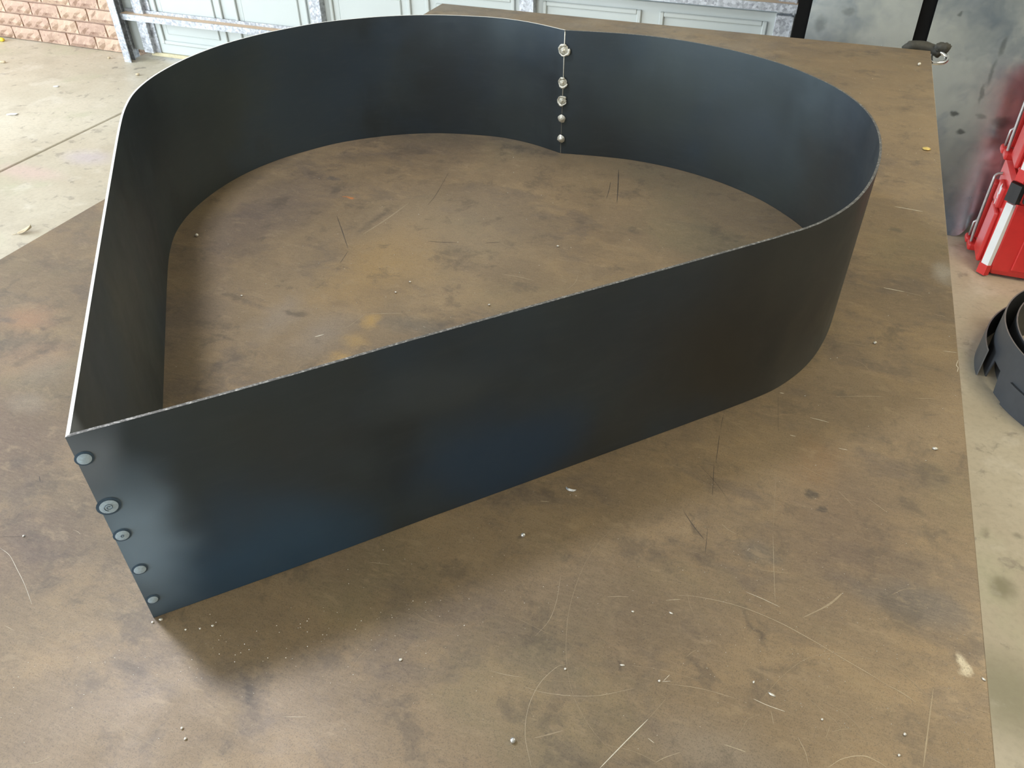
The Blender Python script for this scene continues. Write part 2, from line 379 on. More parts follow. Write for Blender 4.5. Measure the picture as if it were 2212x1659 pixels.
# back wall: mortar bed with rough-faced bricks laid on it
DOOR_L = -4.17
wb = structure(box('wall_back', (XL, YB + .012, 0), (DOOR_L, YB + .2, 1.30), M_mortar))
box('brickwork', (XL, YB + .002, 1.30), (DOOR_L, YB + .2, ZC), M_farbrick, wb)
box('lintel', (DOOR_L + .05, YB + .06, 2.4), (XR, YB + .2, ZC), M_paint, wb)
def brick_mesh(k, L):
    rnd = random.Random(k); nx, nz = 7, 4; V = []; F = []
    for j in range(nz):
        for i in range(nx):
            e = (i in (0, nx - 1)) or (j in (0, nz - 1))
            V.append((-L / 2 + L * i / (nx - 1) + (rnd.uniform(-.004, .004) if e else rnd.uniform(-.01, .01)), (-.002 if e else -rnd.uniform(.002, .022)), .076 * j / (nz - 1) + (rnd.uniform(-.003, .003) if 0 < j < nz - 1 else rnd.uniform(-.002, .002))))
    for j in range(nz - 1):
        for i in range(nx - 1):
            a = j * nx + i; F.append((a, a + 1, a + nx + 1, a + nx))
    b0 = len(V); V += [(-L / 2, .03, 0), (L / 2, .03, 0), (L / 2, .03, .076), (-L / 2, .03, .076)]
    c = [0, nx - 1, nz * nx - 1, (nz - 1) * nx]
    F.append(tuple([b0, b0 + 1] + list(range(nx - 1, -1, -1)))); F.append(tuple([b0 + 2, b0 + 3] + list(range((nz - 1) * nx, nz * nx))))
    F.append(tuple([b0 + 3, b0] + [j * nx for j in range(nz)])); F.append(tuple([b0 + 1, b0 + 2] + [j * nx + nx - 1 for j in range(nz - 1, -1, -1)]))
    me = bpy.data.meshes.new('brick'); me.from_pydata(V, [], F); me.materials.append(M_brick); me.update(); return me
bmesh_full = [brick_mesh(k, .230) for k in range(6)]; bmesh_half = [brick_mesh(20 + k, .110) for k in range(3)]
for row in range(15):
    z = .005 + row * .086
    x = DOOR_L
    first = row % 2 == 0
    while x > XL + .05:
        L = .11 if first else .23
        me = random.choice(bmesh_half if first else bmesh_full); first = False
        o = link('brick', me, wb); o.location = (x - L / 2, YB, z); x -= L + .010

# sectional garage door seen from inside
door = structure(bpy.data.objects.new('door_1', None)); C.objects.link(door)
DY = 4.10                                              # inner face of the panel sheets
stiles = [-2.735, -1.475, -.215, 1.045, 2.305]
SECT = [(.052, .605), (.612, 1.185), (1.192, 1.765), (1.772, 2.345)]
for z0, z1 in SECT:
    box('door_section', (-4.168, DY, z0), (XR - .02, DY + .03, z1), M_door, door, .004)
    xs = [-3.995] + stiles
    for i in range(len(xs) - 1):
        a, b = xs[i] + .045, xs[i + 1] - .045
        mid = (a + b) / 2
        for p, q in ((a + .03, mid - .045), (mid + .045, b - .03)):
            bm = bmesh.new()
            zz0, zz1 = z0 + .06, z1 - .04; t = .022
            for lo, hi in (((p, DY - .012, zz0), (p + t, DY, zz1)), ((q - t, DY - .012, zz0), (q, DY, zz1)), ((p + t, DY - .012, zz0), (q - t, DY, zz0 + t)), ((p + t, DY - .012, zz1 - t), (q - t, DY, zz1))):
                bm_box(bm, lo, hi, .004, 1)
            bm_box(bm, (p + .06, DY - .007, zz0 + .06), (q - .06, DY, zz1 - .06), .005, 1)
            bm_obj('raised_panel', bm, M_door, door)
    for xs_ in stiles:
        bm = bmesh.new(); bm_box(bm, (xs_ - .042, DY - .035, z0), (xs_ + .035, DY, z1), .003, 1)
        bm_box(bm, (xs_ + .030, DY - .048, z0), (xs_ + .040, DY, z1), .001, 1)
        bm_obj('stile', bm, M_galv, door)
    bm = bmesh.new(); bm_box(bm, (-4.06, DY - .035, z0), (-3.985, DY, z1), .003, 1); bm_box(bm, (-3.985, DY - .008, z0), (-3.950, DY, z1), .001, 1)
    bm_obj('end_stile', bm, M_galv, door)
def strut(z):
    V = []; x0, x1 = -4.14, 2.5
    bm = bmesh.new(); bm_box(bm, (x0, DY - .075, z), (x1, DY - .068, z + .034), 0, 1, 0)
    bm_box(bm, (x0, DY - .068, z + .028), (x1, DY - .002, z + .034), 0, 1, 1)
    bm_box(bm, (x0, DY - .0175, z + .034), (x1, DY - .0135, z + .052), 0, 1, 0)
    o = bm_obj('horizontal_strut', bm, [M_galv, M_dust], door)
for z in (.252, .628, 1.40, 1.98): strut(z)
box('bottom_seal', (-4.03, DY - .012, .030), (XR - .02, DY + .012, .052), M_seal, door, .004)
bm = bmesh.new(); bm_box(bm, (-4.180, DY - .10, 0), (-4.172, DY + .03, 2.4)); bm_box(bm, (-4.172, DY - .10, 0), (-4.128, DY - .094, 2.4)); bm_box(bm, (-4.172, DY - .05, 0), (-4.14, DY - .045, 2.4))
bm_obj('door_track', bm, M_galv, door)

# ================================================================== STEEL TABLE
TX0, TX1, TY0, TY1 = -1.2521, .2741, -.12, 2.6137
table = empty('welding_table', ((TX0 + TX1) / 2, (TY0 + TY1) / 2, 0), 'large brown rusty steel plate work table with scratched top', 'table')
bm = bmesh.new(); bm_box(bm, (TX0, TY0, TZ - .008), (TX1, TY1, TZ), .0012, 2)
tabletop = bm_obj('tabletop', bm, M_table, table)
for (lo, hi) in (((TX0 + .06, TY0 + .06, TZ - .088), (TX0 + .11, TY1 - .06, TZ - .008)), ((TX1 - .11, TY0 + .06, TZ - .088), (TX1 - .06, TY1 - .06, TZ - .008)),
                 ((TX0 + .11, TY0 + .06, TZ - .088), (TX1 - .11, TY0 + .11, TZ - .008)), ((TX0 + .11, TY1 - .11, TZ - .088), (TX1 - .11, TY1 - .06, TZ - .008)), ((TX0 + .11, 1.22, TZ - .088), (TX1 - .11, 1.27, TZ - .008))):
    box('frame_rail', lo, hi, M_frame, table, .004)
for x in (TX0 + .06, TX1 - .12):
    for y in (TY0 + .06, 1.215, TY1 - .12):
        box('leg', (x, y, 0), (x + .06, y + .06, TZ - .0885), M_frame, table, .004)

# scratches scribed in the plate
def scratch(pix, width, mat, off=(0, 0), sc_=1.0, name='scratch', taper=True):
    P = [on_z(off[0] + x * sc_, off[1] + y * sc_, TZ + .00012) for x, y in pix]
    P = catmull(P, 6) if len(P) > 2 else [P[0].lerp(P[1], t / 6) for t in range(7)]
    V = []; F = []; n = len(P)
    for i, p in enumerate(P):
        t = (P[min(i + 1, n - 1)] - P[max(i - 1, 0)]).normalized(); s = Vector((-t.y, t.x, 0))
        wd = width * .5 * ((.25 + .75 * math.sin(math.pi * i / (n - 1)) ** .5) if taper else 1) * random.uniform(.75, 1.25)
        V += [p + s * wd, p - s * wd]
    F = [(2 * i, 2 * i + 1, 2 * i + 3, 2 * i + 2) for i in range(n - 1)]
    new_obj(name, V, F, mat, tabletop)
A = ((1000, 1000), .5479); B = ((1500, 400), .3617); D = ((0, 900), .4575); E_ = ((300, 280), .4521)
mm = .001
for pix, wd, m, fr in [
    ([(620, 230), (540, 310), (480, 400), (440, 500), (415, 600), (407, 700), (410, 800), (430, 900), (470, 990), (540, 1090), (660, 1200)], .55, M_faint, A),
    ([(838, 520), (940, 530), (1090, 565), (1240, 625), (1380, 700), (1480, 760), (1600, 830), (1680, 880)], .75, M_scratch, A),
    ([(1670, 875), (1720, 900), (1785, 942)], 1.6, M_faint, A),
    ([(1180, 930), (1250, 850), (1330, 785), (1400, 757), (1480, 750), (1580, 765), (1690, 800), (1770, 860), (1850, 940), (1920, 1020), (1960, 1090), (1995, 1200)], .6, M_faint, A),
    ([(270, 1200), (250, 1110), (245, 1060), (250, 1000), (270, 930), (310, 860), (370, 805), (405, 795)], .6, M_scratch, A),
    ([(240, 882), (320, 905), (430, 918), (540, 916), (670, 890)], .6, M_scratch, A),
    ([(110, 820), (170, 835), (235, 845)], .5, M_scratch, A), ([(330, 858), (390, 861), (450, 862)], .4, M_faint, A),
    ([(540, 1203), (640, 1100), (730, 1010)], 1.3, M_bright, A), ([(730, 1010), (770, 965), (800, 930)], .5, M_faint, A),
    ([(385, 445), (370, 540), (340, 620), (285, 683)], .5, M_scratch, A), ([(190, 600), (250, 630), (300, 655), (370, 690)], .4, M_faint, A),
    ([(1115, 508), (1180, 535), (1250, 568)], .6, M_bright, A), ([(1222, 280), (1226, 420), (1231, 550)], .5, M_scratch, A), ([(1235, 30), (1222, 280)], .35, M_faint, A),
    ([(565, 528), (610, 526), (655, 527)], .6, M_scratch, A), ([(800, 542), (830, 539), (858, 538)], 1.0, M_scratch, A),
    ([(885, 510), (895, 560), (912, 600)], .5, M_faint, A), ([(1145, 930), (1200, 955), (1270, 980)], .8, M_bright, A),
    ([(1260, 850), (1340, 910), (1420, 980), (1480, 1030), (1500, 1100)], .5, M_faint, A), ([(1380, 930), (1480, 970), (1550, 1030), (1590, 1095)], .5, M_faint, A),
    ([(1855, 890), (1840, 1000), (1825, 1120), (1815, 1200)], 1.6, M_faint, A), ([(1320, 1080), (1350, 1140), (1362, 1190)], .6, M_scratch, A),
    ([(1440, 1200), (1500, 1165), (1580, 1155), (1640, 1180), (1670, 1200)], .8, M_scratch, A),
    ([(630, 795), (780, 815), (940, 860)], .5, M_faint, A), ([(800, 870), (940, 890), (1080, 930)], .5, M_scratch, A),
    ([(990, 0), (987, 70), (983, 130)], .8, M_dark, A), ([(925, 0), (990, 70), (1050, 150)], .6, M_dark, A), ([(870, 190), (910, 250), (950, 300)], 1.3, M_dark, A),
    ([(965, 260), (955, 360)], .8, M_dark, A),
    ([(1320, 0), (1400, 45), (1490, 85)], .6, M_faint, A), ([(1480, 110), (1510, 140), (1540, 170)], .8, M_faint, A), ([(1590, 135), (1680, 200)], .5, M_scratch, A),
    ([(1340, 610), (1440, 560), (1500, 510)], 2.5, M_faint, A), ([(1020, 240), (1045, 262), (1075, 278)], .5, M_scratch, A),
    ([(305, 150), (320, 151), (340, 153)], 1.2, M_scratch, A), ([(790, 860), (805, 845), (815, 835)], .6, M_bright, A), ([(785, 862), (820, 860)], .6, M_bright, A),
    ([(880, 765), (905, 745), (920, 738)], .6, M_faint, A), ([(1050, 1120), (1100, 1050), (1125, 1010), (1190, 985)], .5, M_faint, A),
    ([(1030, 1110), (1090, 1130), (1115, 1140)], 1.2, M_scratch, A), ([(760, 1180), (800, 1160), (860, 1140)], .7, M_scratch, A), ([(560, 1110), (680, 1140), (800, 1200)], .6, M_faint, A),
    ([(280, 1085), (340, 1070), (395, 1055)], 1.6, M_faint, A), ([(1690, 520), (1740, 498), (1800, 497)], .6, M_faint, A), ([(1455, 1060), (1500, 1050), (1545, 1048)], .7, M_faint, A),
    ([(1165, 420), (1220, 428), (1290, 435)], 1.0, M_faint, A), ([(2010, 965), (2080, 990)], .7, M_faint, A), ([(1430, 1085), (1440, 1060), (1448, 1035)], .6, M_faint, A),
    ([(1215, 980), (1225, 1030)], .5, M_scratch, A), ([(730, 1085), (755, 1105)], .6, M_bright, A),
    ([(1195, 127), (1280, 142), (1365, 158)], 2.4, M_bright, B), ([(1060, 105), (1200, 128)], .8, M_faint, B), ([(1365, 158), (1500, 190)], .8, M_faint, B),
    ([(1130, 612), (1180, 622), (1255, 637)], 2.2, M_bright, B), ([(1255, 637), (1370, 665)], 1.0, M_scratch, B), ([(1070, 600), (1140, 613)], .8, M_faint, B),
    ([(845, 1262), (990, 1260), (1130, 1262)], .8, M_scratch, B), ([(1320, 1273), (1435, 1276)], .7, M_scratch, B), ([(150, 1370), (280, 1450), (400, 1530), (620, 1659)], .6, M_faint, B),
    ([(990, 402), (1090, 414)], .8, M_scratch, B), ([(1485, 990), (1570, 1000)], .9, M_bright, B), ([(1400, 950), (1565, 970)], .7, M_faint, B),
    ([(690, 1388), (750, 1402), (805, 1417)], 1.0, M_bright, B), ([(940, 500), (1130, 505)], .8, M_faint, B), ([(1300, 95), (1490, 108)], .8, M_faint, B), ([(1060, 170), (1170, 182)], .8, M_faint, B),
    ([(175, 1365), (165, 1410), (157, 1455)], .8, M_dark, B), ([(150, 1490), (140, 1570), (128, 1659)], 1.0, M_dark, B), ([(500, 1240), (500, 1480)], .5, M_dark, B),
    ([(860, 1570), (915, 1582)], .9, M_bright, B), ([(1380, 1295), (1480, 1315)], .8, M_faint, B), ([(1430, 770), (1500, 785)], .9, M_scratch, B), ([(510, 1240), (535, 1243)], 1.6, M_bright, B),
    ([(1575, 1045), (1565, 1075), (1575, 1090), (1570, 1115)], 1.2, M_bright, B), ([(570, 1492), (605, 1500)], 1.0, M_bright, B), ([(840, 930), (1000, 955), (1050, 960)], .8, M_faint, B),
    ([(1200, 300), (1202, 360), (1270, 372)], .6, M_faint, B), ([(930, 1035), (1010, 1070), (1060, 1130)], .7, M_faint, B), ([(1250, 1400), (1350, 1470)], .7, M_faint, B),
    ([(0, 620), (45, 655), (80, 720), (115, 790), (150, 885)], .45, M_bright, D), ([(345, 535), (365, 542), (380, 555)], .5, M_scratch, D), ([(1330, 1418), (1450, 1418)], .5, M_scratch, D),
    ([(130, 1300), (400, 1390), (620, 1500), (760, 1570)], .5, M_faint, D), 
    ([(1740, 688), (1790, 692), (1840, 700)], .5, M_scratch, D), ([(20, 985), (70, 1012)], .4, M_scratch, D), ([(120, 1640), (180, 1632), (240, 1605)], 1.2, M_faint, D), ([(0, 568), (60, 566), (110, 565)], .6, M_dark, D),
    ([(185, 280), (190, 308)], 1.5, M_dark, D), ([(1940, 910), (2010, 960), (2100, 985)], .4, M_faint, D), ([(1660, 1180), (1720, 1110), (1790, 1060)], .4, M_faint, D), ([(2050, 850), (2140, 856)], .4, M_faint, D),
    ([(2292, 190), (2290, 260), (2284, 350)], 2.6, M_dark, E_), ([(2254, 250), (2246, 290), (2234, 330)], 1.8, M_dark, E_), ([(945, 410), (970, 480), (1000, 570)], 1.8, M_dark, E_), ([(1380, 533), (1450, 538), (1520, 540)], 1.8, M_dark, E_), ([(1650, 542), (1730, 538)], 1.8, M_dark, E_),
    ([(1480, 205), (1420, 310), (1380, 360)], 1.2, M_dark, E_), ([(1000, 580), (960, 640)], 1.2, M_dark, E_), 
    ([(1100, 880), (1180, 878), (1260, 878)], 2.0, M_faint, E_), ([(1730, 690), (1800, 700), (1890, 722)], 1.8, M_faint, E_), ([(840, 990), (885, 978)], 2.0, M_bright, E_), ([(940, 952), (1000, 940), (1080, 880)], 1.0, M_faint, E_),
    ([(2100, 690), (2085, 730), (2050, 762)], 1.0, M_faint, E_), ([(1070, 500), (1180, 430), (1290, 350)], 3.5, M_faint, E_),
    ]:
    scratch(pix, wd * .72 * mm, m, *fr)

# ================================================================== HEART-SHAPED STEEL BAND
TIP = Vector((-.51176, .31245)); HANG = math.radians(-1.1015); HH = .2500; TH = .0032
def hw(u, v): return Vector((TIP.x + u * math.cos(HANG) - v * math.sin(HANG), TIP.y + u * math.sin(HANG) + v * math.cos(HANG)))
heart = empty('heart_band', (TIP.x, TIP.y + .6, TZ), 'open heart-shaped ring of blue-black steel strip standing on the table', 'heart ring')
RP = [(.035, .0392), (.20, .224), (.36, .403), (.455, .51), (.503, .565), (.541, .615), (.573, .685), (.591, .77), (.596, .86), (.588, .945), (.565, 1.025), (.524, 1.097), (.475, 1.151), (.42, 1.196), (.34, 1.239), (.25, 1.267), (.16, 1.277), (.08, 1.270), (0, 1.2555)]
LP = [(-.035, .0418), (-.18, .215), (-.34, .407), (-.45, .54), (-.502, .608), (-.540, .672), (-.566, .75), (-.577, .84), (-.571, .925), (-.550, 1.00), (-.520, 1.062), (-.481, 1.124), (-.43, 1.176), (-.37, 1.222), (-.29, 1.262), (-.19, 1.286), (-.13, 1.289), (-.07, 1.279), (0, 1.2555)]
def band(pts, side, name, edge_mat, label):
    P = [Vector((0, 0, 0))] + [Vector((u, v, 0)) for u, v in pts]
    P = catmull(P, 7)
    for _ in range(3): P = [P[0]] + [(P[i - 1] + P[i] * 2 + P[i + 1]) / 4 for i in range(1, len(P) - 1)] + [P[-1]]
    n = len(P); V = []; F = []; fm = []; NZ = 10
    for i, p in enumerate(P):
        t = (P[min(i + 1, n - 1)] - P[max(i - 1, 0)]).normalized(); nn = Vector((t.y, -t.x, 0)) * side   # outward
        for s in (0, 1):
            for k in range(NZ + 1):
                zf = k / NZ
                # heat from the plug welds pulled the strip very slightly out of flat near the point
                d = 0.0
                if side > 0 and .01 < p.y < .22:
                    d = .0022 * math.sin((p.y - .01) / .21 * math.pi) * math.sin(zf * 2.2 * math.pi + .6)
                o = p + nn * (d - s * TH)
                if s and i == 0: o = p + Vector((0, TH * 1.4, 0)) + nn * d
                q = hw(o.x, o.y); V.append((q.x, q.y, TZ + .0004 + HH * zf))
    W = 2 * (NZ + 1)
    for i in range(n - 1):
        a = i * W; b = a + W
        for k in range(NZ):
            F.append((a + k, b + k, b + k + 1, a + k + 1)); fm.append(0)
            F.append((a + NZ + 1 + k, a + NZ + 2 + k, b + NZ + 2 + k, b + NZ + 1 + k)); fm.append(0)
        F.append((a + NZ, b + NZ, b + 2 * NZ + 1, a + 2 * NZ + 1)); fm.append(1)
        F.append((a, a + NZ + 1, b + NZ + 1, b)); fm.append(0)
    for a in (0, (n - 1) * W):
        for k in range(NZ): F.append((a + k, a + k + 1, a + NZ + 2 + k, a + NZ + 1 + k)); fm.append(1)
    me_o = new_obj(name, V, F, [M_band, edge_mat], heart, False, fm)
    bm = bmesh.new(); bm.from_mesh(me_o.data); bmesh.ops.recalc_face_normals(bm, faces=bm.faces); bm.to_mesh(me_o.data); bm.free()
    for p, i in zip(me_o.data.polygons, fm): p.use_smooth = True
    md = me_o.modifiers.new('split', 'EDGE_SPLIT'); md.split_angle = math.radians(40)
    if label: me_o['label'] = label
    return me_o
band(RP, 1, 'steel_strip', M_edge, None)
band(LP, -1, 'steel_strip', M_edge_left, 'steel strip with pale top edge')

# plug welds on the outside at the point
d1 = (hw(.4, .448) - hw(0, 0)).normalized(); n1 = Vector((d1.y, -d1.x, 0)); d1 = Vector((d1.x, d1.y, 0))
def disc_geo(c, ax, ay, n, r, h, seg=24, rings=5):
    V = [c + n * h]; F = []
    for j in range(1, rings + 1):
        f = j / rings
        for k in range(seg):
            a = 2 * math.pi * k / seg; V.append(c + (ax * math.cos(a) + ay * math.sin(a)) * r * f + n * (h * (1 - f * f)))
    for k in range(seg): F.append((0, 1 + k, 1 + (k + 1) % seg))
    for j in range(rings - 1):
        for k in range(seg):
            a = 1 + j * seg + k; b = 1 + j * seg + (k + 1) % seg; F.append((a, a + seg, b + seg, b))
    return V, F
Zv = Vector((0, 0, 1))
for (px, py, r) in ((182, 990, .0058), (235, 1093, .0078), (264, 1155, .0060), (302, 1229, .0055), (330, 1294, .0048)):
    p = on_plane(px, py, (TIP.x, TIP.y, TZ), n1)
    p = p + n1 * .0012
    V, F = disc_geo(p, d1, Zv, n1, r, .0007)
    ws = new_obj('weld_spot', V, F, M_spot, heart, True)
    V, F = disc_geo(p - n1 * .0008, d1, Zv, n1, r * 1.32, .0008)
    new_obj('heat_ring', V, F, M_halo, ws, True)
    if r > .0058:     # swirl left in the middle of the spot
        pts = []
        for i in range(30):
            a = i / 29 * (3.4 * math.pi if r > .007 else 2 * math.pi); rr = r * (.10 + .45 * i / 29) if r > .007 else r * .2
            pts.append(p + (d1 * math.cos(a) + Zv * math.sin(a)) * rr + n1 * (.0007 - .0006 * (rr / r) ** 2))
        tube('weld_swirl', pts, .00034, M_halo, ws, 6)
# tack welds down the inside of the cleft
cl = hw(0, 1.2555 - TH * .8); ci = Vector((cl.x, cl.y, 0)); inward = Vector((-math.sin(HANG) * -1, -math.cos(HANG), 0)).normalized(); inward = Vector((math.sin(HANG), -math.cos(HANG), 0)); side = Vector((math.cos(HANG), math.sin(HANG), 0))
tube('weld_seam', [ci + Vector((0, 0, TZ + .10)) + inward * .001, ci + Vector((0, 0, TZ + HH - .002)) + inward * .001], .0009, M_weld, heart, 8)
for k, (px, py, r) in enumerate(((1224, 108, .0120), (1222, 178, .0105), (1221, 217, .0105), (1218, 256, .0088), (1217, 300, .0090))):
    p = on_plane(px, py, ci, inward); p = Vector((ci.x, ci.y, p.z)) + inward * .002
    def jitter(V, q): return [v + Vector((random.uniform(-1, 1), random.uniform(-1, 1), random.uniform(-1, 1))) * r * q for v in V]
    V, F = disc_geo(p, side, Zv, inward, r * (.95 if k > 2 else .8), r * (.7 if k > 2 else .35), 16, 4)
    tw = new_obj('tack_weld', jitter(V, .07), F, M_weld, heart, True)
    if k < 3:
        a0 = (1.1, 1.2, .7)[k]; a1 = a0 + (5.5, 4.9, 5.3)[k]
        pts = [p + (side * math.cos(a) + Zv * math.sin(a)) * r * random.uniform(.80, .92) + inward * (.0045 - .004 * abs(math.cos(a))) for a in [a0 + (a1 - a0) * i / 22 for i in range(23)]]
        V, F = tube_geo(pts, r * .21, 8, True, lambda t: .8 + .35 * math.sin(9 * t + k))
        new_obj('weld_rim', jitter(V, .03), F, M_weld, tw, True)
        V, F = disc_geo(p + inward * .002, side, Zv, inward, r * .36, r * .55, 12, 4)
        new_obj('weld_core', jitter(V, .03), F, M_weld, tw, True)

# ================================================================== LOOSE BITS ON THE TABLE
def lump(name, c, r, mat, label, cat, group=None, flat=(1, 1, 1), seed=0, rot=0.0, jag=.18, sub=2):
    bm = bmesh.new(); bmesh.ops.create_icosphere(bm, subdivisions=sub, radius=1.0); rnd = random.Random(seed)
    for v in bm.verts: v.co *= 1 + rnd.uniform(-jag, jag)
    lo = min(v.co.z for v in bm.verts)
    R = Matrix.Rotation(rot, 3, 'Z')
    for v in bm.verts:
        q = Vector((v.co.x * flat[0], v.co.y * flat[1], (v.co.z - lo) * flat[2])) * r; v.co = R @ q
    o = bm_obj(name, bm, mat, None, True); o.location = c
    return tag(o, label, cat, group)
BALLS = [((1130, 1159), .0026, 'silver weld spatter ball beside a long curved scratch, below the heart ring', None),
         ((1108, 1602), .0026, 'silver weld spatter ball on bare table beside a rust-brown stain', None),
         ((1985, 142), .0042, 'pale round bead casting a shadow near the chrome loop at the table corner', None),
         ((426, 511), .0030, 'white spatter bead inside the heart ring beside its left lobe', None)]
for i, (p, r, lab, g_) in enumerate(BALLS):
    lump('spatter_ball', on_z(p[0], p[1], TZ), r, M_spatter if i < 2 else M_crumb, lab, 'metal bead', None, (1, 1, 1), i, 0, .04)
FL = [((1345, 1437), (1.9, .7, .35), .2), ((1668, 1501), (2.6, .9, .3), -.3), ((1424, 1472), (.9, .9, .8), 0), ((1221, 1446), (.9, .8, .6), 0), ((1954, 1587), (1.1, .9, .6), .6), ((866, 1426), (1.3, 1.0, .6), .3),
      ((1367, 1322), (1.1, .7, .5), 0), ((1450, 1325), (1.7, .6, .4), -.2), ((1628, 1474), (.8, .9, .6), 0), ((1776, 1555), (.9, .7, .6), .4), ((2125, 1468), (1.8, .8, .4), -.5), ((1942, 1632), (.9, .9, .5), 0),
      ((330, 1345), (1.0, .8, .6), 0), ((348, 1338), (1.5, 1.1, .3), .2), ((402, 1361), (.9, .7, .6), 0), ((460, 1353), (1.1, .8, .6), 0), ((433, 1359), (.7, .7, .6), 0), ((52, 1159), (1.0, 1.0, .7), 0), ((394, 1574), (.9, .9, .7), 0), ((401, 1597), (.9, .9, .7), 0),
      ((1890, 742), (1.7, 1.7, 1.2), 0), ((2020, 970), (2.3, 1.6, .8), .3), ((1300, 620), (1.4, 1.2, .8), 0), ((886, 610), (1.5, 1.3, .8), 0), ((855, 633), (1.3, 1.1, .8), 0), ((1057, 660), (1.5, 1.2, .9), 0), ((1205, 533), (1.6, 1.3, .9), 0), ((522, 640), (1.3, 1.1, .8), 0), ((1875, 285), (2, 1.6, 1), 0)]
for i, (p, f, rt) in enumerate(FL):
    q = on_z(p[0], p[1], TZ)
    if i >= 22 and i < 28: lab, gr = 'tiny pale metal crumb on the table inside the heart ring', 'crumbs inside the heart ring'
    elif f[0] >= 1.5 and q.y < .65: lab, gr = 'thin pale metal sliver lying among the curved scratches', 'slivers among the scratches'
    elif q.y > .65: lab, gr = 'pale metal crumb between the heart ring and the long table edge', 'crumbs by the table edge'
    elif q.x < -.3: lab, gr = 'tiny pale metal crumb by the welded point of the heart ring', 'crumbs at the heart point'
    else: lab, gr = 'tiny roundish metal crumb among the curved scratches on the table', 'crumbs among the scratches'
    lump('metal_crumb', q, .0014 * 1.15, M_crumb, lab, 'metal crumb', gr, f, 100 + i, rt, .2, 1)
# bent swarf chip and the yellow wad
c = on_z(1232, 1060, TZ)
V = []; F = []
for i in range(9):
    a = math.pi * (1.05 + .9 * i / 8)
    for s in (0, 1):
        V.append(c + Vector((.0062 * math.cos(a), .0036 * math.sin(a) + .0025 + s * .0022, .0003 + .0016 * s * math.sin(math.pi * i / 8))))
for i in range(8): F.append((2 * i, 2 * i + 1, 2 * i + 3, 2 * i + 2))
o = new_obj('swarf_chip', V, F, M_spatter); md = o.modifiers.new('thick', 'SOLIDIFY'); md.thickness = .0006
tag(o, 'small bent silver metal chip lying just below the heart ring', 'metal chip')
lump('brass_slug', on_z(2001, 323, TZ), .0085, M_brass, 'flat yellow brass-coloured slug near the right edge of the table', 'slug', None, (1.0, 1.0, .25), 55, .1, .06)
# uncountable grinding grit
V = []; F = []
rg = random.Random(3)
LINE = [hw(u, v) for u, v in [(0, 0)] + RP + [(0, 0)] + LP]
def clear(x, y):
    for a, b in zip(LINE[:-1], LINE[1:]):
        d = b - a; t = max(0, min(1, ((x - a.x) * d.x + (y - a.y) * d.y) / max(1e-9, d.length_squared)))
        if math.hypot(x - a.x - d.x * t, y - a.y - d.y * t) < .012: return False
    return True
def grit(x, y, r):
    if not clear(x, y): return
    b = len(V); h = r * .9
    V.extend([(x - r, y - r * .6, TZ + .0002), (x + r, y - r * .5, TZ + .0002), (x + r * .1, y + r, TZ + .0002), (x, y, TZ + .0002 + h)])
    F.extend([(b, b + 1, b + 3), (b + 1, b + 2, b + 3), (b + 2, b, b + 3), (b, b + 2, b + 1)])
for _ in range(260): grit(rg.uniform(-.55, .26), rg.uniform(.30, .75), rg.uniform(.0002, .0005))
for _ in range(150):
    a = rg.gauss(0, .13); grit(-.38 + a, .36 + a * .62 - abs(rg.gauss(0, .05)) , rg.uniform(.0002, .0006))
for _ in range(140): grit(rg.uniform(0, .26), rg.uniform(.44, .62), rg.uniform(.0002, .0006))
for _ in range(110): grit(-.55 + rg.gauss(0, .22), 1.0 + rg.gauss(0, .22), rg.uniform(.0004, .0009))
for _ in range(70): grit(rg.uniform(.06, .27), rg.uniform(.7, 2.5), rg.uniform(.0005, .0010))
o = new_obj('grinding_grit', V, F, M_crumb); o['kind'] = 'stuff'; tag(o, 'fine pale grinding grit strewn over the table', 'grit')

# ================================================================== BEHIND THE TABLE: LEANING SHEETS IN A RACK
LK = .27
def lean_y(z): return 3.36 + LK * z
rack = empty('sheet_rack', (.32, 3.7, 0), 'black steel rack post between the leaning metal sheets, with a dark shadow strip', 'rack')
def leanbar(name, x0, x1, z0, z1, off, th, mat, parent):
    V = []
    for z in (z0, z1):
        for x, s in ((x0, 0), (x1, 0), (x1, 1), (x0, 1)): V.append((x, lean_y(z) + off + s * th, z))
    return new_obj(name, V, [(3, 2, 1, 0), (4, 5, 6, 7), (0, 1, 5, 4), (1, 2, 6, 5), (2, 3, 7, 6), (3, 0, 4, 7)], mat, parent)
leanbar('upright', .292, .352, 0.0, 2.2, .012, .05, M_black, rack)
leanbar('upright', -.150, -.090, 0.0, 2.2, .012, .05, M_black, rack)  # black bar standing in for the shadowed gap at the narrow sheet's edge
leanbar('rail', -.15, 1.5, 2.1, 2.15, .0625, .04, M_black, rack)
